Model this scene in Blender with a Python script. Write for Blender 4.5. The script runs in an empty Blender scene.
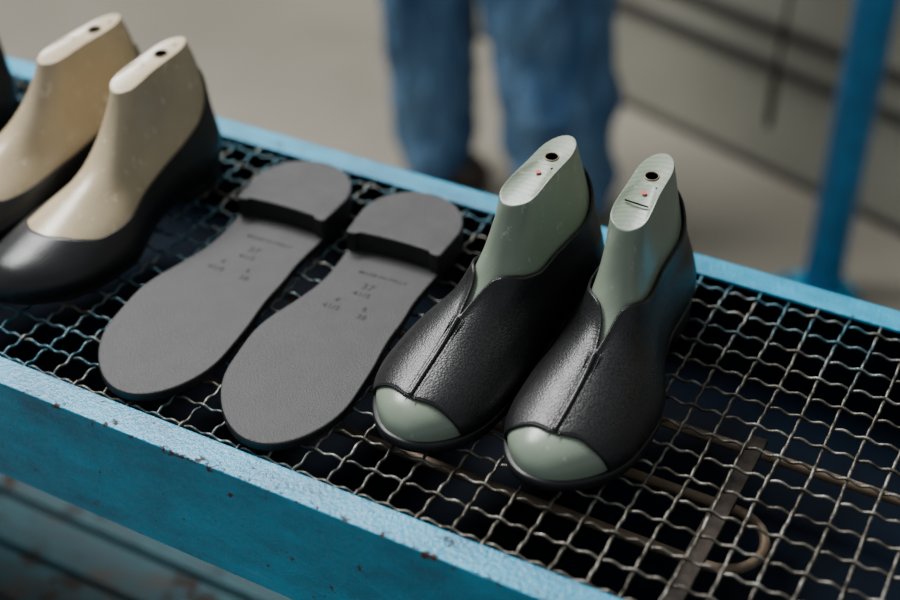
import bpy, bmesh, math, random
from mathutils import Vector, Matrix
random.seed(7)
sc = bpy.context.scene
COL = sc.collection
TZ = 0.70          # height of the mesh shelf
CAMH = 1.30

# ------------------------------------------------------------------ helpers
def pchip(xs, ys):
    n=len(xs); h=[xs[i+1]-xs[i] for i in range(n-1)]
    d=[(ys[i+1]-ys[i])/h[i] for i in range(n-1)]
    m=[0.0]*n; m[0]=d[0]; m[-1]=d[-1]
    for i in range(1,n-1):
        if d[i-1]*d[i]>0:
            w1=2*h[i]+h[i-1]; w2=h[i]+2*h[i-1]
            m[i]=(w1+w2)/(w1/d[i-1]+w2/d[i])
    def f(x):
        if x<=xs[0]: return ys[0]
        if x>=xs[-1]: return ys[-1]
        lo=0
        while xs[lo+1]<x: lo+=1
        t=(x-xs[lo])/h[lo]; t2=t*t; t3=t2*t
        return (2*t3-3*t2+1)*ys[lo]+(t3-2*t2+t)*h[lo]*m[lo]+(-2*t3+3*t2)*ys[lo+1]+(t3-t2)*h[lo]*m[lo+1]
    return f
def ss(x):
    x=max(0.0,min(1.0,x)); return x*x*(3-2*x)
def lerp(a,b,t): return a+(b-a)*t

def mkobj(name, verts, faces, mat=None, smooth=True, parent=None, fix=False):
    me=bpy.data.meshes.new(name); me.from_pydata([tuple(v) for v in verts],[],faces); me.update()
    if fix:
        bm=bmesh.new(); bm.from_mesh(me); bmesh.ops.recalc_face_normals(bm,faces=bm.faces); bm.to_mesh(me); bm.free()
    if smooth:
        me.polygons.foreach_set('use_smooth',[True]*len(me.polygons))
    o=bpy.data.objects.new(name,me); COL.objects.link(o)
    if mat: me.materials.append(mat)
    if parent: o.parent=parent
    return o
def empty(name, loc=(0,0,0), rotz=0.0, label=None, category=None, group=None):
    e=bpy.data.objects.new(name,None); e.empty_display_size=0.05
    e.location=loc; e.rotation_euler=(0,0,rotz); COL.objects.link(e)
    if label: e['label']=label
    if category: e['category']=category
    if group: e['group']=group
    return e
def tube_data(pts, r, n=8, closed=False, V=None, F=None):
    if V is None: V=[];F=[]
    base=len(V); m=len(pts); up=Vector((0,0,1)); prev=None
    for i,p in enumerate(pts):
        p=Vector(p)
        a=Vector(pts[(i-1)%m] if (closed or i>0) else pts[0]); b=Vector(pts[(i+1)%m] if (closed or i<m-1) else pts[-1])
        t=(b-a).normalized()
        if prev is None:
            ref=up if abs(t.z)<0.9 else Vector((1,0,0))
            nrm=(ref-t*ref.dot(t)).normalized()
        else:
            nrm=(prev-t*prev.dot(t)).normalized()
        prev=nrm; bn=t.cross(nrm)
        rr=r[i] if isinstance(r,(list,tuple)) else r
        for k in range(n):
            a2=2*math.pi*k/n
            V.append(p+nrm*math.cos(a2)*rr+bn*math.sin(a2)*rr)
    segs=m if closed else m-1
    for i in range(segs):
        for k in range(n):
            a0=base+i*n+k; a1=base+i*n+(k+1)%n; b0=base+((i+1)%m)*n+k; b1=base+((i+1)%m)*n+(k+1)%n
            F.append((a0,a1,b1,b0))
    if not closed:
        F.append(tuple(base+k for k in reversed(range(n)))); F.append(tuple(base+(m-1)*n+k for k in range(n)))
    return V,F
def tube(name, pts, r, mat, n=8, closed=False, parent=None):
    V,F=tube_data(pts,r,n,closed); return mkobj(name,V,F,mat,True,parent,fix=True)
def boxdata(x0,x1,y0,y1,z0,z1,V,F):
    b=len(V)
    V+= [Vector(c) for c in ((x0,y0,z0),(x1,y0,z0),(x1,y1,z0),(x0,y1,z0),(x0,y0,z1),(x1,y0,z1),(x1,y1,z1),(x0,y1,z1))]
    F+= [tuple(b+i for i in f) for f in ((0,3,2,1),(4,5,6,7),(0,1,5,4),(1,2,6,5),(2,3,7,6),(3,0,4,7))]
def boxes(name, lst, mat, parent=None, bevel=0.0):
    V=[];F=[]
    for b in lst: boxdata(*b,V,F)
    o=mkobj(name,V,F,mat,False,parent)
    if bevel:
        m=o.modifiers.new('Bevel','BEVEL'); m.width=bevel; m.segments=3; m.limit_method='ANGLE'
    return o
def profile_x(name, prof, x0, x1, mat, parent, nseg=1, bevel=0.0):
    V=[];F=[];n=len(prof)
    for x in (x0,x1):
        for (y,z) in prof: V.append(Vector((x,y,z)))
    for k in range(n): F.append((k,(k+1)%n,n+(k+1)%n,n+k))
    F.append(tuple(reversed(range(n)))); F.append(tuple(range(n,2*n)))
    o=mkobj(name,V,F,mat,False,parent,fix=True)
    if bevel:
        m=o.modifiers.new('Bevel','BEVEL'); m.width=bevel; m.segments=3; m.limit_method='ANGLE'
    return o

# ------------------------------------------------------------------ materials
def newmat(name):
    m=bpy.data.materials.new(name); m.use_nodes=True
    nt=m.node_tree; b=nt.nodes['Principled BSDF']
    return m,nt,b
def N(nt,t,**kw):
    n=nt.nodes.new(t)
    for k,v in kw.items():
        if k in n.inputs: n.inputs[k].default_value=v
        else: setattr(n,k,v)
    return n
def c4(c): return (c[0],c[1],c[2],1)
def coords(nt):
    return N(nt,'ShaderNodeTexCoord').outputs['Object']
def noise(nt,vec,scale,detail=4,rough=0.55):
    n=N(nt,'ShaderNodeTexNoise',Scale=scale,Detail=detail,Roughness=rough); nt.links.new(vec,n.inputs['Vector']); return n
def ramp(nt,fac,stops):
    r=nt.nodes.new('ShaderNodeValToRGB'); cr=r.color_ramp
    while len(cr.elements)<len(stops): cr.elements.new(0.5)
    for e,(p,c) in zip(cr.elements,stops): e.position=p; e.color=c4(c)
    nt.links.new(fac,r.inputs[0]); return r
def math_(nt,op,a,b=None,clamp=False):
    n=N(nt,'ShaderNodeMath',operation=op); n.use_clamp=clamp
    for i,x in enumerate((a,b)):
        if x is None: continue
        if isinstance(x,(int,float)): n.inputs[i].default_value=x
        else: nt.links.new(x,n.inputs[i])
    return n.outputs[0]
def simple(name,c1,c2,scale=20,rough=0.5,bump=0.0,bscale=200,bdist=0.001,metal=0.0,spec=0.5,coat=0.0):
    m,nt,b=newmat(name); v=coords(nt); n=noise(nt,v,scale)
    r=ramp(nt,n.outputs['Fac'],[(0.35,c1),(0.65,c2)]); nt.links.new(r.outputs[0],b.inputs['Base Color'])
    b.inputs['Roughness'].default_value=rough; b.inputs['Metallic'].default_value=metal
    b.inputs['Specular IOR Level'].default_value=spec
    b.inputs['Coat Weight'].default_value=coat
    if bump:
        n2=noise(nt,v,bscale); bp=N(nt,'ShaderNodeBump',Strength=bump,Distance=bdist)
        nt.links.new(n2.outputs['Fac'],bp.inputs['Height']); nt.links.new(bp.outputs[0],b.inputs['Normal'])
    return m
def leather(name,col,rough,pebble,pscale,crease,pdist=0.0004,spec=0.5,grain=1.0):
    m,nt,b=newmat(name); v=coords(nt)
    nz=noise(nt,v,pscale*0.5,1)
    off=N(nt,'ShaderNodeVectorMath',operation='MULTIPLY_ADD'); off.inputs[1].default_value=(0.0008,)*3
    nt.links.new(nz.outputs['Color'],off.inputs[0]); nt.links.new(v,off.inputs[2])
    vo=N(nt,'ShaderNodeTexVoronoi',Scale=pscale); vo.feature='F1'; nt.links.new(off.outputs[0],vo.inputs['Vector'])
    n2=noise(nt,v,40,3); n3=noise(nt,v,9,2)
    b1=N(nt,'ShaderNodeBump',Strength=pebble,Distance=pdist); b1.invert=True; nt.links.new(vo.outputs['Distance'],b1.inputs['Height'])
    b2=N(nt,'ShaderNodeBump',Strength=crease,Distance=0.003); nt.links.new(n2.outputs['Fac'],b2.inputs['Height'])
    nt.links.new(b1.outputs[0],b2.inputs['Normal']); nt.links.new(b2.outputs[0],b.inputs['Normal'])
    r=ramp(nt,n3.outputs['Fac'],[(0.3,col),(0.7,[c*1.5 for c in col])])
    gr=ramp(nt,vo.outputs['Distance'],[(0.15,(grain,)*3),(0.75,(0.35 if grain>1 else 1.0,)*3)])  # pebble crevices darkened in colour, standing in for shading of the relief
    ml=N(nt,'ShaderNodeMix'); ml.data_type='RGBA'; ml.blend_type='MULTIPLY'; ml.inputs[0].default_value=1.0
    nt.links.new(r.outputs[0],ml.inputs[6]); nt.links.new(gr.outputs[0],ml.inputs[7]); nt.links.new(ml.outputs[2],b.inputs['Base Color'])
    rr=N(nt,'ShaderNodeMapRange'); rr.inputs['To Min'].default_value=rough-0.05; rr.inputs['To Max'].default_value=rough+0.08
    nt.links.new(n2.outputs['Fac'],rr.inputs['Value']); nt.links.new(rr.outputs[0],b.inputs['Roughness'])
    b.inputs['Specular IOR Level'].default_value=spec
    return m
def paint(name,base,dark,rust=(0.07,0.03,0.015),chip=0.64,rough=0.28,chs=75,edge=None,hi=1.3,spec=0.5):
    m,nt,b=newmat(name); v=coords(nt)
    mp=N(nt,'ShaderNodeMapping'); mp.inputs['Scale'].default_value=(0.4,1,1); nt.links.new(v,mp.inputs[0])
    n=noise(nt,mp.outputs[0],22,9,0.75); r=ramp(nt,n.outputs['Fac'],[(0.37,dark),(0.50,base),(0.63,[c*hi+0.010 for c in base])])
    sp=noise(nt,v,380,3,0.6); rs=ramp(nt,sp.outputs['Fac'],[(0.58,(0,0,0)),(0.68,(1,1,1))])
    m1=N(nt,'ShaderNodeMix'); m1.data_type='RGBA'; m1.inputs[7].default_value=c4([min(1,c*1.6+0.05) for c in base])
    mul=math_(nt,'MULTIPLY',rs.outputs[0],0.16)
    nt.links.new(mul,m1.inputs[0]); nt.links.new(r.outputs[0],m1.inputs[6])
    ch=noise(nt,v,chs,7,0.70); fac=ch.outputs['Fac']
    if edge:
        sx=N(nt,'ShaderNodeSeparateXYZ'); nt.links.new(v,sx.inputs[0])
        dz=math_(nt,'ABSOLUTE',math_(nt,'SUBTRACT',sx.outputs[2],edge[1])); dy=math_(nt,'ABSOLUTE',math_(nt,'SUBTRACT',sx.outputs[1],edge[0]))
        fz=math_(nt,'SUBTRACT',1.0,math_(nt,'DIVIDE',dz,0.006),True); fy=math_(nt,'SUBTRACT',1.0,math_(nt,'DIVIDE',dy,0.006),True)
        fac=math_(nt,'ADD',fac,math_(nt,'MULTIPLY',math_(nt,'MULTIPLY',fz,fy),0.10))
    rc=ramp(nt,fac,[(chip,(0,0,0)),(chip+0.02,(1,1,1))])
    mps=N(nt,'ShaderNodeMapping'); mps.inputs['Rotation'].default_value=(0.3,0.5,0.5); mps.inputs['Scale'].default_value=(6,160,60); nt.links.new(v,mps.inputs[0])
    sc_=noise(nt,mps.outputs[0],1.2,2); rsc=ramp(nt,sc_.outputs['Fac'],[(0.69,(0,0,0)),(0.73,(1,1,1))])
    m15=N(nt,'ShaderNodeMix'); m15.data_type='RGBA'; m15.inputs[7].default_value=c4([min(1,c*1.4+0.10) for c in base])
    nt.links.new(math_(nt,'MULTIPLY',rsc.outputs[0],0.5),m15.inputs[0]); nt.links.new(m1.outputs[2],m15.inputs[6])
    m2=N(nt,'ShaderNodeMix'); m2.data_type='RGBA'; m2.inputs[7].default_value=c4(rust)
    nt.links.new(rc.outputs[0],m2.inputs[0]); nt.links.new(m15.outputs[2],m2.inputs[6]); nt.links.new(m2.outputs[2],b.inputs['Base Color'])
    rr=N(nt,'ShaderNodeMapRange'); rr.inputs['To Min'].default_value=rough; rr.inputs['To Max'].default_value=0.85
    nt.links.new(rc.outputs[0],rr.inputs['Value']); nt.links.new(rr.outputs[0],b.inputs['Roughness'])
    b.inputs['Specular IOR Level'].default_value=spec
    bp=N(nt,'ShaderNodeBump',Strength=0.8,Distance=0.0012); nt.links.new(sp.outputs['Fac'],bp.inputs['Height'])
    bp2=N(nt,'ShaderNodeBump',Strength=0.5,Distance=0.001); bp2.invert=True; nt.links.new(rc.outputs[0],bp2.inputs['Height'])
    nt.links.new(bp.outputs[0],bp2.inputs['Normal']); nt.links.new(bp2.outputs[0],b.inputs['Normal'])
    return m

def LY(c): return c-0.6638
def LX(a): return a+0.45
yi0,yo0=LY(0.5106),LY(0.4886); yi1,yo1=LY(0.824),LY(0.847)
zt=TZ+0.001
M_boot=leather('pebbled_black_leather',(0.0055,0.0055,0.0059),0.37,0.48,780,0.05,0.00038,grain=2.0)
M_seam=leather('seam_black_leather',(0.0060,0.0060,0.0064),0.32,0.30,800,0.02,0.0003)
M_pump=leather('smooth_black_leather',(0.0050,0.0050,0.0055),0.34,0.25,900,0.08)
M_edge=simple('black_edge_binding',(0.005,0.005,0.006),(0.009,0.009,0.009),60,0.5,0.3,400,0.0005,spec=0.3)
M_outsole=simple('black_outsole_rubber',(0.006,0.006,0.007),(0.012,0.012,0.012),60,0.45,0.2,300,0.0005)
M_rubber=simple('charcoal_sole_rubber',(0.024,0.0235,0.025),(0.031,0.030,0.0315),60,0.55,0.6,900,0.0006,spec=0.38)
M_heelrub=simple('heel_rubber',(0.022,0.0215,0.023),(0.034,0.033,0.035),60,0.56,0.7,600,0.0008,spec=0.38)
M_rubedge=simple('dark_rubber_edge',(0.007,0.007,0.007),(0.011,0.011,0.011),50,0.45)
M_mark=simple('dark_embossed_marking',(0.008,0.008,0.008),(0.011,0.011,0.011),50,0.6,spec=0.3)
M_dark=simple('dark_hole',(0.004,0.003,0.002),(0.007,0.005,0.003),50,0.9,spec=0.05)
M_brass=simple('worn_tube_metal',(0.16,0.12,0.07),(0.24,0.19,0.12),90,0.5,metal=0.5)
M_red=simple('red_ink',(0.6,0.05,0.04),(0.7,0.09,0.06),90,0.5)
def lastmat(name,a,bc,scr,rough,lines,dkv,scf):
    m,nt,b=newmat(name); v=coords(nt)
    n=noise(nt,v,22,4); r=ramp(nt,n.outputs['Fac'],[(0.3,a),(0.7,bc)])
    mp=N(nt,'ShaderNodeMapping'); mp.inputs['Scale'].default_value=(1,1,0.5); nt.links.new(v,mp.inputs[0])
    n2=noise(nt,mp.outputs[0],130,8,0.74); r2=ramp(nt,n2.outputs['Fac'],[(0.59,(0,0,0)),(0.65,(1,1,1))])
    mul=math_(nt,'MULTIPLY',r2.outputs[0],scf)
    mpw=N(nt,'ShaderNodeMapping'); mpw.inputs['Rotation'].default_value=(0.10,0.06,0); nt.links.new(v,mpw.inputs[0])
    w=N(nt,'ShaderNodeTexWave',Scale=lines,Distortion=1.2,Detail=2); w.bands_direction='Z'; nt.links.new(mpw.outputs[0],w.inputs['Vector'])
    dk=ramp(nt,w.outputs['Fac'],[(0.0,(dkv,dkv,dkv)),(0.6,(1,1,1))])
    sx=N(nt,'ShaderNodeSeparateXYZ'); nt.links.new(v,sx.inputs[0])
    msk=N(nt,'ShaderNodeMapRange'); msk.inputs['From Min'].default_value=0.045; msk.inputs['From Max'].default_value=0.065; nt.links.new(sx.outputs[2],msk.inputs['Value'])
    ml=N(nt,'ShaderNodeMix'); ml.data_type='RGBA'; ml.blend_type='MULTIPLY'; nt.links.new(msk.outputs[0],ml.inputs[0])
    nt.links.new(r.outputs[0],ml.inputs[6]); nt.links.new(dk.outputs[0],ml.inputs[7])
    mx=N(nt,'ShaderNodeMix'); mx.data_type='RGBA'; mx.inputs[7].default_value=c4(scr)
    nt.links.new(mul,mx.inputs[0]); nt.links.new(ml.outputs[2],mx.inputs[6]); nt.links.new(mx.outputs[2],b.inputs['Base Color'])
    b.inputs['Roughness'].default_value=rough
    hw=math_(nt,'MULTIPLY',w.outputs['Fac'],msk.outputs[0])
    bp=N(nt,'ShaderNodeBump',Strength=0.08,Distance=0.0002); nt.links.new(hw,bp.inputs['Height'])
    bp2=N(nt,'ShaderNodeBump',Strength=0.2,Distance=0.0006); nt.links.new(n2.outputs['Fac'],bp2.inputs['Height']); nt.links.new(bp.outputs[0],bp2.inputs['Normal'])
    nt.links.new(bp2.outputs[0],b.inputs['Normal'])
    return m
M_green=lastmat('sage_green_plastic',(0.190,0.235,0.175),(0.235,0.285,0.213),(0.50,0.54,0.45),0.30,270,0.84,0.5)
M_beige=lastmat('beige_plastic',(0.41,0.325,0.20),(0.50,0.405,0.26),(0.82,0.75,0.58),0.27,270,0.96,0.55)
M_paint=paint('blue_chipped_paint',(0.003,0.245,0.410),(0.002,0.15,0.27))
M_paintf=paint('blue_chipped_edge_paint',(0.003,0.245,0.410),(0.002,0.15,0.27),edge=(yo0,zt))
M_paint2=paint('blue_post_paint',(0.010,0.21,0.50),(0.008,0.16,0.38),chip=0.75)
M_navy=simple('navy_steel_with_shade',(0.0010,0.003,0.007),(0.002,0.007,0.017),12,0.8,spec=0.1)  # navy taken near black, with the shade under the mesh in its colour
def wiremat():
    m,nt,b=newmat('dull_galvanised_wire'); v=coords(nt)
    n=noise(nt,v,60,6,0.7); r=ramp(nt,n.outputs['Fac'],[(0.38,(0.035,0.028,0.021)),(0.52,(0.12,0.11,0.088)),(0.64,(0.28,0.27,0.24))])
    sx=N(nt,'ShaderNodeSeparateXYZ'); nt.links.new(v,sx.inputs[0])
    g1=N(nt,'ShaderNodeMapRange'); g1.inputs['From Min'].default_value=yi1-0.09; g1.inputs['From Max'].default_value=yi1; nt.links.new(sx.outputs[1],g1.inputs['Value'])
    g2=N(nt,'ShaderNodeMapRange'); g2.inputs['From Min'].default_value=0.15; g2.inputs['From Max'].default_value=-0.20; nt.links.new(sx.outputs[0],g2.inputs['Value'])
    n3=noise(nt,v,24,5,0.65); r3=ramp(nt,n3.outputs['Fac'],[(0.42,(0,0,0)),(0.54,(1,1,1))])
    f=math_(nt,'MULTIPLY',math_(nt,'MAXIMUM',math_(nt,'MULTIPLY',g1.outputs[0],0.8),math_(nt,'MULTIPLY',g2.outputs[0],0.8)),r3.outputs[0])
    mx=N(nt,'ShaderNodeMix'); mx.data_type='RGBA'; mx.inputs[7].default_value=(0.008,0.11,0.16,1); nt.links.new(f,mx.inputs[0]); nt.links.new(r.outputs[0],mx.inputs[6])
    nt.links.new(mx.outputs[2],b.inputs['Base Color']); b.inputs['Metallic'].default_value=0.5; b.inputs['Roughness'].default_value=0.42
    n2=noise(nt,v,500,3); bp=N(nt,'ShaderNodeBump',Strength=0.6,Distance=0.0008); nt.links.new(n2.outputs['Fac'],bp.inputs['Height']); nt.links.new(bp.outputs[0],b.inputs['Normal'])
    return m
M_wire=wiremat()
M_rod=simple('rusty_rod',(0.15,0.10,0.06),(0.25,0.18,0.12),40,0.55,0.4,300,0.0008,metal=0.2)
M_strap=simple('rusty_flat_bar',(0.010,0.008,0.006),(0.045,0.034,0.026),70,0.75,0.5,300,0.0010,metal=0.0,spec=0.25)

# ------------------------------------------------------------------ last / shoe geometry (toe tip at origin, heel toward +Y)
ZT=0.108
H_=pchip([0,0.001,0.004,0.012,0.03,0.055,0.08,0.10,0.112,0.119,0.124,0.128,0.133,0.139,0.148,0.3],
         [0.0005,0.007,0.013,0.021,0.029,0.0385,0.049,0.060,0.075,0.090,0.104,0.116,0.15,0.22,0.4,3.0])
def invh(z):
    lo,hi=0.0,0.15
    if z<=0.0005: return 0.0
    for _ in range(40):
        m=(lo+hi)/2
        if H_(m)<z: lo=m
        else: hi=m
    return (lo+hi)/2
YB=pchip([0,0.02,0.045,0.07,0.108],[0.230,0.235,0.231,0.222,0.204])
WT=pchip([0,0.04,0.08,0.13,0.17,0.20,0.25],[0.036,0.040,0.042,0.034,0.0295,0.0295,0.030])
TP=pchip([0,0.010,0.03,0.05,0.08,0.108],[0.94,1.0,0.84,0.60,0.455,0.41])
CX=pchip([0,0.05,0.09,0.14,0.24],[0.007,0.002,0.0,0.004,0.001])
HL=[0.010]; CS=[0.0]; ZS=[1.0]; WS=[1.0]
def lift(y): return 0.006+HL[0]*ss((y-0.09)/0.07)+0.006*max(0,1-y/0.06)**2
def erd(d,R,p=2.0):
    d=max(0,min(1,d/R)); return max(0,1-(1-d)**p)**(1/p)
def PT(phi,z,m):
    yf=invh(z); yb=YB(z); c=(1-math.cos(phi))/2
    y=yf+(yb-yf)*c
    h=H_(y); fr=1.0
    if z>0.0005:
        fr=max(0.0,1-(min(1,z/h))**3.0)**(1/2.3)
    k=ss((z-0.03)/(ZT-0.03))
    w=WT(y)*erd(y,0.055)*fr*erd(yb-y,lerp(0.034,0.024,k))*TP(z)*lerp(1,WS[0],ss((y-0.08)/0.06))
    s=1 if math.sin(phi)>=0 else -1
    if abs(math.sin(phi))<1e-6: w=0
    zz=lift(y)+z*lerp(1,ZS[0],k)+0.10*(y-0.16)*(z/ZT)**2
    return Vector((CX(y)*m+s*w,y+CS[0]*k,zz))
def NR(phi,z,m):
    dp=0.05; dz=0.0012
    a=PT(phi+dp,z,m)-PT(phi-dp,z,m); b=PT(phi,min(ZT,z+dz),m)-PT(phi,max(0,z-dz),m)
    n=a.cross(b)
    if n.length<1e-9: return Vector((0,0,1))
    n.normalize(); p=PT(phi,z,m)
    ref=Vector((p.x,(p.y-0.13)*0.6,0.02 if z<0.08 else 0))
    if n.dot(ref)<0: n=-n
    return n
def build_last(parent,mat,m,mark):
    n=112; zs=[0,0.002,0.004]+[0.004+0.002*i for i in range(1,22)]+[0.048+0.003*i for i in range(1,20)]+[0.107]
    zs=sorted(set(round(z,4) for z in zs if z<=0.1071))
    V=[];F=[]; slope=0.10; phs=[2*math.pi*(k+0.5)/n for k in range(n)]
    for z in zs:
        for ph in phs: V.append(PT(ph,z,m))
    top=V[-n:]; cen=sum(top,Vector())/n
    for (sc_,dz) in ((0.994,0.0005),(0.975,0.0007),(0.93,0.0007)):
        for p in top:
            q=cen+(p-cen)*sc_; q.z=cen.z+(p.z-cen.z)*sc_+dz; V.append(q)
    ztop=cen.z+0.0007
    def tp(dy,dx=0.0): return Vector((cen.x+dx,cen.y+dy,ztop+slope*dy+0.0002))
    hc=tp(0.014); hr=0.0045 if mark else 0.0052
    inner=V[-n:]
    circ=[hc+Vector((math.sin(ph)*hr,-math.cos(ph)*hr,-0.0002-slope*math.cos(ph)*hr)) for ph in phs]
    for t in (0.35,0.7,1.0):
        for a,b in zip(inner,circ): V.append(a.lerp(b,t))
    for d in (0.0003,0.004,0.02):
        for b in circ: V.append(b-Vector((0,0,d)))
    R=len(zs)+9
    for r in range(R-1):
        for k in range(n): F.append((r*n+k,r*n+(k+1)%n,(r+1)*n+(k+1)%n,(r+1)*n+k))
    F.append(tuple(reversed(range(n)))); F.append(tuple((R-1)*n+k for k in range(n)))
    last=mkobj('shoe_last',V,F,mat,True,parent,fix=True)
    last.data.materials.append(M_dark)  # bore walls coloured near black in place of shade inside the hole
    for p in last.data.polygons:
        if (p.index//n)>=R-4 and p.index<(R-1)*n: p.material_index=1
        if len(zs)+1 <= (p.index//n) < R-4: p.use_smooth=False
    last.data.polygons[len(F)-1].material_index=1
    nn=24
    tube('hole_rim',[hc+Vector((math.cos(a)*hr,math.sin(a)*hr,0.0001+slope*math.sin(a)*hr)) for a in [2*math.pi*i/nn for i in range(nn)]],0.0005,M_brass,6,True,last)
    def dot(nm,dy,dx,r,mt):
        c=tp(dy,dx); mkobj(nm,[c+Vector((math.cos(2*math.pi*i/14)*r,math.sin(2*math.pi*i/14)*r,0.0002+slope*math.sin(2*math.pi*i/14)*r)) for i in range(14)],[tuple(range(14))],mt,False,last)
    if mark:
        dot('red_mark',-0.004,0.001,0.0019,M_red)
        dot('pin_hole',0.003,0.007,0.0010,M_dark)
        if mark==2:
            tube('scored_line',[tp(-0.015,-0.008),tp(-0.016,0.0),tp(-0.017,0.008)],0.0006,M_dark,6,False,last)
    else:
        dot('pin_hole',0.028,0.002,0.0014,M_dark); dot('pin_hole',-0.004,-0.003,0.0010,M_dark)
    return last
def fold(phi):
    a=phi%(2*math.pi); return a if a<=math.pi else 2*math.pi-a
def build_upper(parent,name,mat,m,zlo,zhi,off,rows=44,n=200,flare=0.0):
    V=[];F=[]
    for r in range(rows+1):
        t=r/rows
        for k in range(n):
            ph=2*math.pi*(k+0.5)/n; p=fold(ph); z=lerp(zlo(p),zhi(p),t)
            V.append(PT(ph,z,m)+NR(ph,z,m)*(off+flare*ss((t-0.7)/0.3)))
    for r in range(rows):
        for k in range(n): F.append((r*n+k,r*n+(k+1)%n,(r+1)*n+(k+1)%n,(r+1)*n+k))
    o=mkobj(name,V,F,mat,True,parent)
    me=o.data; s=0
    c=Vector((0,0.12,0.03))
    for p in me.polygons: s+=p.normal.dot(p.center-c)
    if s<0: me.flip_normals()
    md=o.modifiers.new('Solidify','SOLIDIFY'); md.thickness=off*0.8; md.offset=-1
    return o
def build_sole(parent,m,ext=0.003,th=0.0055,heel=0.172):
    n=112; V=[];F=[]
    ring=[PT(2*math.pi*(k+0.5)/n,0.004,m) for k in range(n)]
    def out(k,e):
        a=ring[(k-1)%n];b=ring[(k+1)%n]; t=(b-a); t.z=0; t.normalize(); nn=Vector((t.y,-t.x,0))
        if nn.dot(Vector((ring[k].x,(ring[k].y-0.12)*0.4,0)))<0: nn=-nn
        return ring[k]+nn*e
    lv=[(-0.004,0.0025),(ext*0.7,0.0022),(ext,0.0012),(ext,-th*0.55),(ext*0.7,-th)]
    for (e,dz) in lv:
        for k in range(n):
            q=out(k,e); V.append(Vector((q.x,q.y,max(0.0004,lift(q.y)+dz))))
    for r in range(len(lv)-1):
        for k in range(n): F.append((r*n+k,r*n+(k+1)%n,(r+1)*n+(k+1)%n,(r+1)*n+k))
    F.append(tuple(reversed(range(n)))); F.append(tuple((len(lv)-1)*n+k for k in range(n)))
    mkobj('outsole',V,F,M_outsole,True,parent,fix=True)
    hp=[out(k,ext*0.8) for k in range(n) if ring[k].y>heel]
    V=[Vector((p.x,p.y,0.0002)) for p in hp]+[Vector((p.x,p.y,lift(p.y)-th*0.6)) for p in hp]; k=len(hp)
    F=[(i,(i+1)%k,k+(i+1)%k,k+i) for i in range(k)]+[tuple(reversed(range(k))),tuple(range(k,2*k))]
    mkobj('heel',V,F,M_outsole,False,parent,fix=True)

OFF=0.0021
def bootie(name,loc,ang,m,mark,label,to=0.0255):
    HL[0]=0.009; CS[0]=0.0; ZS[0]=1.0; WS[0]=0.95
    e=empty(name,loc,-math.radians(ang),label,'shoe','open-toe leather shoes on green lasts')
    zlo=lambda p: to*(1-(p/0.73)**3.6) if p<0.73 else 0.0
    hb=pchip([0,0.05,0.12,0.24,0.38,0.6,0.9,1.4,2.0,2.6,math.pi],[0.0475,0.0525,0.0585,0.0645,0.0655,0.0640,0.0592,0.0525,0.052,0.063,0.077])
    FL=0.0012
    build_last(e,M_green,m,mark)
    up=build_upper(e,'leather_upper',M_boot,m,zlo,hb,OFF,flare=FL)
    build_sole(e,m,0.0026)
    n=200
    tube('topline_binding',[PT(ph,hb(fold(ph)),m)+NR(ph,hb(fold(ph)),m)*(OFF*0.6+FL) for ph in [2*math.pi*(k+0.5)/n for k in range(n)]],0.0008,M_edge,8,True,up)
    k=60
    tube('toe_binding',[PT(ph,zlo(fold(ph)),m)+NR(ph,zlo(fold(ph)),m)*(OFF*0.6) for ph in [lerp(-0.725,0.725,i/k) for i in range(k+1)]],0.0009,M_edge,8,False,up)
    def fl(z):
        f0=ss((( (z-zlo(0))/(hb(0)-zlo(0)) )-0.7)/0.3); return OFF+FL*f0
    def line(z,dx):
        d=0.0006
        a=PT(0,z-d,m); b=PT(0,z+d,m); t=(b-a); t.x=0; t.normalize(); nrm=Vector((0,-t.z,t.y))
        if nrm.z<0: nrm=-nrm
        if dx==0: q=PT(0,z,m)
        else:
            sgn=1 if dx>0 else -1; lo,hi=0.0,0.9
            for _ in range(24):
                mid=(lo+hi)/2
                if abs(PT(sgn*mid,z,m).x-PT(0,z,m).x)<abs(dx): lo=mid
                else: hi=mid
            q=PT(sgn*lo,z,m)
        return q,nrm
    zz=[lerp(to+0.0002,0.0477,i/50) for i in range(51)]
    tube('centre_seam',[line(z,0)[0]+line(z,0)[1]*(fl(z)+0.0001) for z in zz],0.0017,M_seam,12,False,up)
    for dx in (-0.0036,0.0036):
        tube('seam_stitching',[line(z,dx)[0]+line(z,dx)[1]*(fl(z)-0.00015) for z in [lerp(to-0.001,0.0480,i/44) for i in range(45)]],0.0004,M_seam,6,False,up)
    return e
def pump(name,loc,ang,m,label,heel=True):
    HL[0]=0.006; CS[0]=0.013; ZS[0]=0.95; WS[0]=0.87
    e=empty(name,loc,-math.radians(ang),label,'shoe','black pumps on beige lasts')
    zlo=lambda p:0.0
    hb=pchip([0,0.35,0.65,1.0,1.6,2.2,2.7,math.pi],[0.034,0.0335,0.031,0.027,0.0285,0.041,0.060,0.076])
    build_last(e,M_beige,m,0)
    up=build_upper(e,'leather_upper',M_pump,m,zlo,hb,0.0016,flare=0.0004)
    build_sole(e,m,0.0004,0.0040)
    n=180
    tube('topline_binding',[PT(ph,hb(fold(ph)),m)+NR(ph,hb(fold(ph)),m)*0.0014 for ph in [2*math.pi*(k+0.5)/n for k in range(n)]],0.0007,M_edge,8,True,up)
    return e
S0=TZ+0.0006
bootie('open_toe_shoe',(-0.0385,0.650,S0),34.8,1,1,'black pebbled open-toe shoe on green last beside loose rubber soles',0.0240)
bootie('open_toe_shoe',(0.0575,0.607,S0),24.5,-1,2,'black pebbled open-toe shoe on green last with scored top line',0.0255)
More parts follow.
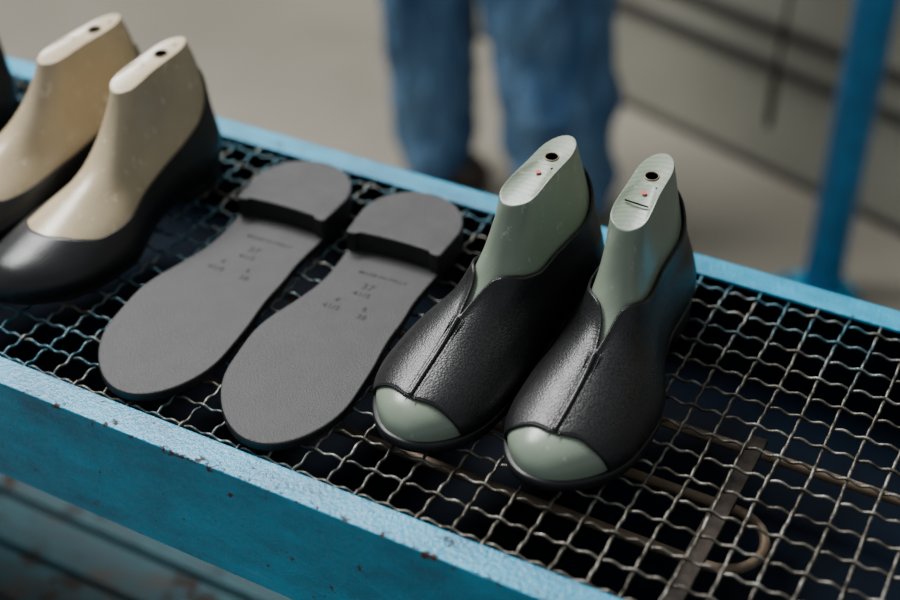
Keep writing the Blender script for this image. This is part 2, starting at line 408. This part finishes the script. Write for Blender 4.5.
def heelplace(hx,hy,ang): 
    d=math.radians(ang); return (hx-0.24*math.sin(d),hy-0.24*math.cos(d),S0)
pump('pump_shoe',heelplace(-0.189,0.998,30),30,-1,'black leather pump on beige last, next to the loose soles')
pump('pump_shoe',heelplace(-0.246,1.038,39),39,1,'black leather pump on beige last, beside the other pump')
pump('pump_shoe',heelplace(-0.366,1.070,40),40,-1,'black leather pump, only its heel edge visible')

# ------------------------------------------------------------------ loose soles, upside down
def text_mesh(txt,size,mat,parent,loc,rot):
    cu=bpy.data.curves.new('marking','FONT'); cu.body=txt; cu.size=size; cu.align_x='CENTER'; cu.extrude=0.0001; cu.offset=size*0.012; cu.space_line=1.1; cu.space_character=1.12
    t=bpy.data.objects.new('tmp',cu); COL.objects.link(t)
    dg=bpy.context.evaluated_depsgraph_get(); dg.update()
    me=bpy.data.meshes.new_from_object(t.evaluated_get(dg)); bpy.data.objects.remove(t)
    me.materials.clear(); me.materials.append(mat)
    o=bpy.data.objects.new('embossed_marking',me); COL.objects.link(o); o.parent=parent; o.location=(loc[0],loc[1],loc[2]+0.00012); o.rotation_euler=(0,0,rot); return o
def loose_sole(loc,ang,m,label):
    L=0.280
    e=empty('loose_shoe_sole',loc,-math.radians(ang),label,'shoe sole','pair of loose rubber soles')
    n=128
    W=pchip([0,0.05,0.09,0.14,0.175,0.21,0.245,0.29],[0.041,0.0455,0.0465,0.0395,0.0355,0.0370,0.0385,0.038])
    C=pchip([0,0.06,0.11,0.16,0.28],[0.010,0.003,-0.001,0.003,0.0])
    def ringpt(ph):
        y=L*(1-math.cos(ph))/2; w=W(y)*erd(y,0.062)*erd(L-y,0.043)
        return y, C(y)*m, w*(1 if math.sin(ph)>=0 else -1)
    th=0.0075
    V=[];F=[]
    for (k_,z) in ((0.975,0.0),(1.0,0.0015),(1.0,th-0.0012),(0.99,th-0.0003),(0.975,th),):
        for k in range(n):
            y,c,w=ringpt(2*math.pi*(k+0.5)/n); yy=L/2+(y-L/2)*(1-(1-k_)*0.4)
            V.append(Vector((c+w*k_,yy,z)))
    for r in range(4):
        for k in range(n): F.append((r*n+k,r*n+(k+1)%n,(r+1)*n+(k+1)%n,(r+1)*n+k))
    F.append(tuple(reversed(range(n)))); F.append(tuple(4*n+k for k in range(n)))
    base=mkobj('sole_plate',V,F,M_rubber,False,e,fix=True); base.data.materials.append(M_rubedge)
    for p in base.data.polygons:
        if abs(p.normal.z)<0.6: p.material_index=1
    ys=0.203
    pts=[]
    for k in range(n):
        y,c,w=ringpt(2*math.pi*(k+0.5)/n)
        if y>ys: pts.append((c+w*1.03,y+0.0015))
    a=pts[-1]; b=pts[0]
    for i in range(1,40):
        t=i/40; nt_=0.0
        if t<0.12 or t>0.88: nt_=-0.0026
        pts.append((lerp(a[0],b[0],t),lerp(a[1],b[1],t)+0.0026*math.sin(math.pi*t)+nt_))
    cxm=sum(p[0] for p in pts)/len(pts); cym=sum(p[1] for p in pts)/len(pts)
    V=[];F=[];k=len(pts); hh=0.0160
    lv=[(1.0,th-0.001),(1.0,th+hh-0.0012),(0.99,th+hh-0.0003),(0.975,th+hh)]
    for (s_,z) in lv:
        for (x,y) in pts: V.append(Vector((cxm+(x-cxm)*s_,cym+(y-cym)*s_,z)))
    for r in range(3):
        for i in range(k): F.append((r*k+i,r*k+(i+1)%k,(r+1)*k+(i+1)%k,(r+1)*k+i))
    F.append(tuple(reversed(range(k)))); F.append(tuple(3*k+i for i in range(k)))
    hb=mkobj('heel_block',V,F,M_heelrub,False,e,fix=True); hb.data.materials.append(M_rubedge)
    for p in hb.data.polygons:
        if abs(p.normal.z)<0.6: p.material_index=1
    cx=C(0.17)*m
    text_mesh('MADE IN ITALY',0.0050,M_mark,e,(cx+0.002,0.186,th),0)
    text_mesh('37',0.0092,M_mark,e,(cx-0.002,0.170,th),0)
    text_mesh('41/5',0.0070,M_mark,e,(cx-0.002,0.161,th),0)
    for (dx,dy,t) in ((-0.015,0.149,'4'),(0.008,0.147,'6'),(-0.015,0.140,'41/5'),(0.010,0.138,'38')):
        text_mesh(t,0.0070,M_mark,e,(cx+dx,dy,th),0)
    return e
loose_sole((-0.2205,0.7010,S0),26.0,1,'charcoal rubber shoe sole, heel block up, beside the beige-last pump')
loose_sole((-0.1320,0.6535,S0),25.0,1,'charcoal rubber shoe sole, heel block up, beside the open-toe shoe')

# ------------------------------------------------------------------ the rack (local x along its length)
ROT=-math.atan2(0.473,0.881)
def Rk(a,b): return (a*0.881+b*0.473,-a*0.473+b*0.881)
cx0,cy0=Rk(-0.45,0.6638)
rack=empty('metal_rack',(cx0,cy0,0),ROT,'blue chipped-paint steel rack with crimped wire mesh shelf','rack')
X0,X1=-1.05,0.85     # local extents
t_=0.003; hgt=0.092
profile_x('front_rail',[(yo0,zt),(yi0,zt),(yi0,zt-t_),(yo0+t_,zt-t_),(yo0+t_,zt-hgt),(yo0,zt-hgt)],X0,X1,M_paintf,rack,bevel=0.0012)
profile_x('back_rail',[(yo1,zt),(yo1,zt-hgt),(yo1-t_,zt-hgt),(yo1-t_,zt-t_),(yi1,zt-t_),(yi1,zt)],X0,X1,M_paint,rack,bevel=0.0012)
for xx in (X0,X1-0.024):
    boxes('end_rail',[(xx,xx+0.024,yo0+0.003,yo1-0.003,zt-hgt,zt)],M_paint,rack,0.0015)
for xx in (X0+0.005,X1-0.045):
    for yy in (yo0+0.004,yo1-0.044):
        boxes('leg',[(xx,xx+0.04,yy,yy+0.04,0.0,zt-0.01)],M_paint,rack,0.002)
# crimped mesh
S=0.0215; A=0.00118; R_=0.00108; zc=TZ-0.0021
V=[];F=[]
nx=int((X1-X0-0.04)/S); ny=int((yi1-yi0+0.02)/S)
xs=[X0+0.02+S*i for i in range(nx+1)]; ys=[yi0-0.004+S*(j+0.35) for j in range(ny+1)]
for j,y in enumerate(ys):
    if y>yi1+0.006: continue
    pts=[]; steps=10
    for i in range(int(nx*steps)+1):
        u=i/steps
        pts.append((X0+0.02+u*S,y+0.0006*math.sin(u*0.7+j),zc+A*math.cos(3*math.pi*u)*(1 if j%2==0 else -1)))
    tube_data(pts,R_,6,False,V,F)
for i,x in enumerate(xs):
    pts=[]; steps=10; n0=-int(0.35*10)-1; n1=int(ny*steps)+6
    for q in range(n0,n1):
        v=q/steps; y=yi0-0.004+S*(v+0.35)
        if y>yi1+0.010: break
        pts.append((x+0.0007*math.sin(v*0.9+i*1.7),y,zc-A*math.cos(3*math.pi*v)*(1 if i%2==0 else -1)))
    tube_data(pts,R_,6,False,V,F)
mkobj('wire_mesh',V,F,M_wire,True,rack)
# under-structure
boxes('added_dark_tray',[(X0+0.05,X1-0.05,yo0+0.005,yo1-0.005,zt-0.090,zt-0.086),
                    (X0+0.05,X1-0.05,yo1-0.008,yo1-0.0045,zt-0.088,zt-0.012),
                    (X0+0.05,X1-0.05,yo0+0.0045,yo0+0.008,zt-0.088,zt-0.012)],M_navy,rack)  # tray and inner liners added to keep the space beneath the mesh dark
M_shelf=paint('worn_teal_boards',(0.014,0.09,0.115),(0.06,0.05,0.042),(0.05,0.036,0.028),0.58,0.6,14)
boxes('lower_shelf',[(X0+0.02,X1-0.02,yo0+0.01+0.055*i,yo0+0.059+0.055*i,0.24,0.262) for i in range(7)]+[(X0+0.02,X1-0.02,yo0+0.02,yo0+0.37,0.235,0.252)],M_shelf,rack,0.002)
ZR=TZ-0.05
hp=[]
for i in range(12): hp.append((lerp(LX(-0.62),LX(-0.145),i/11),LY(0.657),ZR))
for i in range(1,12):
    a=math.pi/2-math.pi*i/12; hp.append((LX(-0.145)+0.027*math.cos(a),LY(0.630)+0.027*math.sin(a),ZR))
for i in range(12): hp.append((lerp(LX(-0.145),LX(-0.62),i/11),LY(0.603),ZR))
tube('support_rod',hp,0.0036,M_rod,10,False,rack)
tube('support_rod',[(LX(-0.62),LY(0.715),ZR),(LX(0.3),LY(0.715),ZR)],0.0036,M_rod,10,False,rack)
boxes('flat_bar',[(LX(-0.154),LX(-0.141),LY(0.515),LY(0.70),TZ-0.026,TZ-0.022)],M_strap,rack,0.0008)

# ------------------------------------------------------------------ setting
M_floor=simple('concrete_floor',(0.150,0.137,0.108),(0.220,0.201,0.161),1.2,0.6,0.1,30,0.002)
fl_=boxes('floor',[(-6,6,-3,7,-0.05,0)],M_floor); fl_['kind']='structure'
M_wall=simple('grey_painted_panel',(0.265,0.256,0.205),(0.335,0.325,0.265),3,0.6)
M_gap=simple('dark_joint',(0.035,0.032,0.028),(0.05,0.045,0.04),8,0.7)
wd=Vector((0.683,-0.730,0)); w0=Vector((0.313,2.38,0))
def wallobj(name,lst,mat,bev=0):
    o=boxes(name,lst,mat,None,bev); o.location=w0; o.rotation_euler=(0,0,math.atan2(wd.y,wd.x)); o['kind']='structure'; return o
panels=[]; z=0.014; hs=[0.175,0.050,0.24,0.24,0.24,0.24,0.24,0.24,0.24,0.24,0.24]
gaps=[]
for h in hs:
    panels.append((-6,4,0.0,0.03,z,z+h)); gaps.append((-6,4,-0.006,0.05,z+h,z+h+0.017)); z+=h+0.017
wallobj('wall_back',panels+[(-6,4,0.035,0.10,0,z)],M_wall,0.004)
wallobj('trim_1',gaps+[(-6,4,-0.004,0.05,0,0.014)],M_gap)

# blue post
post=empty('steel_post',(0.575,1.773,0),0.3,'blue painted round steel post with foot plate on floor','post')
tube('post_tube',[(0,0,0.008),(0,0,2.4)],0.030,M_paint2,28,False,post)
boxes('foot_plate',[(-0.060,0.048,-0.040,0.045,0.0,0.008)],M_paint,post,0.002)
for sx in (-1,1):
    tube('bolt',[(sx*0.04-0.006,0.03,0.008),(sx*0.04-0.006,0.03,0.016)],0.006,M_strap,6,False,post)
# hanging cable
cab=empty('hanging_cable',(0.487,1.90,0),0,'thin dark cable hanging in front of grey panel wall','cable')
tube('cable',[(0,0,0.30),(0.004,0,0.43),(0.012,0.0,0.8),(0.01,0.02,1.3),(0.01,0.06,1.8),(0.02,0.205,2.3)],0.0030,M_dark,8,False,cab)
tube('plug',[(0.001,0,0.215),(0,0,0.23),(0,0,0.28),(0,0,0.31)],[0.004,0.006,0.006,0.004],M_dark,12,False,cab)

# ------------------------------------------------------------------ person
M_skin=simple('skin',(0.45,0.27,0.19),(0.5,0.31,0.22),10,0.5)
def denim():
    m,nt,b=newmat('blue_denim'); v=coords(nt)
    mp=N(nt,'ShaderNodeMapping'); mp.inputs['Scale'].default_value=(1.6,1.6,0.45); nt.links.new(v,mp.inputs[0])
    n=noise(nt,mp.outputs[0],11,3); r=ramp(nt,n.outputs['Fac'],[(0.36,(0.028,0.095,0.215)),(0.64,(0.13,0.255,0.42))])
    nt.links.new(r.outputs[0],b.inputs['Base Color']); b.inputs['Roughness'].default_value=0.9
    n2=noise(nt,mp.outputs[0],18,3); bp=N(nt,'ShaderNodeBump',Strength=1.0,Distance=0.05); nt.links.new(n2.outputs['Fac'],bp.inputs['Height']); nt.links.new(bp.outputs[0],b.inputs['Normal'])
    return m
M_den=denim(); M_shirt=simple('dark_shirt_cloth',(0.03,0.035,0.05),(0.05,0.055,0.07),8,0.85); M_sh=simple('dark_brown_shoe',(0.04,0.022,0.016),(0.06,0.035,0.025),20,0.5); M_hair=simple('dark_hair',(0.012,0.009,0.007),(0.03,0.02,0.015),90,0.6)
def skinobj(name,pts,edges,rad,mat,parent,root=0,sub=2):
    me=bpy.data.meshes.new(name); me.from_pydata(pts,edges,[]); me.update()
    o=bpy.data.objects.new(name,me); COL.objects.link(o); me.materials.append(mat)
    md=o.modifiers.new('Skin','SKIN'); md.use_smooth_shade=True
    for i,r in enumerate(rad):
        me.skin_vertices[0].data[i].radius=(r,r) if not isinstance(r,tuple) else r
    me.skin_vertices[0].data[root].use_root=True
    s=o.modifiers.new('Subsurf','SUBSURF'); s.levels=sub; s.render_levels=sub
    o.parent=parent; return o
per=empty('person',(0.08,2.05,0),0,'person standing in loose blue jeans, dark shirt and brown shoes','person')
LA=(-0.118,0.05); RA=(0.118,-0.07)
B=[(0,0.02,0.93),(0,0.03,1.10),(0,0.02,1.32),(0,0.01,1.46),(0,0.0,1.53),(0,-0.02,1.61),(0,-0.01,1.70)]
R=[0.13,(0.14,0.11),(0.16,0.11),(0.07,0.06),0.05,0.085,0.085]
E=[(0,1),(1,2),(2,3),(3,4),(4,5),(5,6)]
def add(p,r,c): B.append(p);R.append(r);E.append((c,len(B)-1)); return len(B)-1
l=add((-0.10,0.02,0.86),0.085,0); l=add((-0.118,0.02,0.48),0.055,l); l=add((LA[0],LA[1],0.10),0.035,l)
l=add((0.10,0.01,0.86),0.085,0); l=add((0.07,-0.05,0.48),0.055,l); l=add((RA[0],RA[1],0.10),0.035,l)
for s in (-1,1):
    a=add((s*0.18,0.02,1.42),0.055,2); a=add((s*0.24,0.04,1.15),0.042,a); a=add((s*0.24,-0.06,0.92),0.030,a); h=add((s*0.24,-0.08,0.85),(0.035,0.018),a)
    for i,(dx,ln) in enumerate(((-0.024,0.070),(-0.008,0.078),(0.009,0.074),(0.025,0.058))):
        f=add((s*0.24+dx,-0.09,0.81),0.009,h); f=add((s*0.24+dx,-0.085,0.81-ln*0.5),0.008,f); f=add((s*0.24+dx,-0.072,0.81-ln),0.007,f)
    f=add((s*0.24-s*0.035,-0.10,0.85),0.010,a); f=add((s*0.24-s*0.045,-0.105,0.81),0.009,f)
skinobj('body',B,E,R,M_skin,per)
J=[(0,0.02,0.99),(0,0.02,0.90),(-0.10,0.02,0.84),(-0.122,0.03,0.48),(-0.118,0.03,0.36),(-0.108,0.05,0.22),(-0.102,0.05,0.10),(-0.097,0.05,0.005),
   (0.10,0.01,0.84),(0.066,-0.05,0.48),(0.072,-0.04,0.34),(0.090,-0.06,0.20),(0.104,-0.07,0.10),(0.112,-0.07,0.005)]
jo=skinobj('jeans',J,[(0,1),(1,2),(2,3),(3,4),(4,5),(5,6),(6,7),(1,8),(8,9),(9,10),(10,11),(11,12),(12,13)],
 [0.145,0.145,0.105,0.098,0.088,0.082,0.072,0.080,0.110,0.116,0.110,0.104,0.090,0.095],M_den,per,1,3)
tx=bpy.data.textures.new('folds','CLOUDS'); tx.noise_scale=0.085; tx.noise_depth=1
dm=jo.modifiers.new('Folds','DISPLACE'); dm.texture=tx; dm.strength=0.036; dm.mid_level=0.5; dm.texture_coords='LOCAL'
skinobj('shirt',[(0,0.02,0.94),(0,0.03,1.12),(0,0.02,1.32),(0,0.01,1.45),(-0.19,0.02,1.42),(-0.25,0.04,1.18),(0.19,0.02,1.42),(0.25,0.04,1.18)],[(0,1),(1,2),(2,3),(2,4),(4,5),(2,6),(6,7)],[(0.16,0.14),(0.16,0.13),(0.175,0.13),(0.075,0.07),0.072,0.06,0.072,0.06],M_shirt,per,0)
skinobj('hair',[(0,0.02,1.66),(0,0.01,1.74),(0,-0.03,1.77)],[(0,1),(1,2)],[0.085,0.09,0.06],M_hair,per,0)
for (p,dv) in (((-0.103,0.06),(0.80,-0.60)),((0.118,-0.05),(0.1,-1.0))):
    dd=Vector((dv[0],dv[1],0)).normalized(); b0=Vector((p[0],p[1],0.0))
    skinobj('shoe',[tuple(b0-dd*0.05+Vector((0,0,0.038))),tuple(b0+dd*0.03+Vector((0,0,0.040))),tuple(b0+dd*0.075+Vector((0,0,0.034))),tuple(b0+dd*0.112+Vector((0,0,0.026)))],[(0,1),(1,2),(2,3)],[0.036,0.038,0.033,0.024],M_sh,per,1)

# ------------------------------------------------------------------ light
w=bpy.data.worlds.new('World'); sc.world=w; w.use_nodes=True
w.node_tree.nodes['Background'].inputs[0].default_value=(0.88,0.94,1.0,1); w.node_tree.nodes['Background'].inputs[1].default_value=0.40
def area(name,loc,tgt,size,power,col):
    ld=bpy.data.lights.new(name,'AREA'); ld.shape='RECTANGLE'; ld.size=size[0]; ld.size_y=size[1]; ld.energy=power; ld.color=col
    o=bpy.data.objects.new(name,ld); COL.objects.link(o); o.location=loc
    o.rotation_euler=(Vector(tgt)-Vector(loc)).to_track_quat('-Z','Y').to_euler(); return o
area('ceiling_lamp',(-1.1,2.4,3.2),(0,0.9,0.7),(2.0,0.7),230,(0.99,0.99,0.98))
area('window_light',(2.6,1.5,2.2),(0.1,0.8,0.7),(1.4,1.2),45,(0.92,0.97,1.0))

# ------------------------------------------------------------------ camera
cd=bpy.data.cameras.new('camera'); cam=bpy.data.objects.new('camera',cd); COL.objects.link(cam)
cam.location=(0,0,CAMH); cam.rotation_euler=(math.radians(90-36.67),0,0)
cd.sensor_width=36; cd.lens=56.64; cd.clip_start=0.02
cd.dof.use_dof=True; cd.dof.focus_distance=0.90; cd.dof.aperture_fstop=2.8
sc.camera=cam
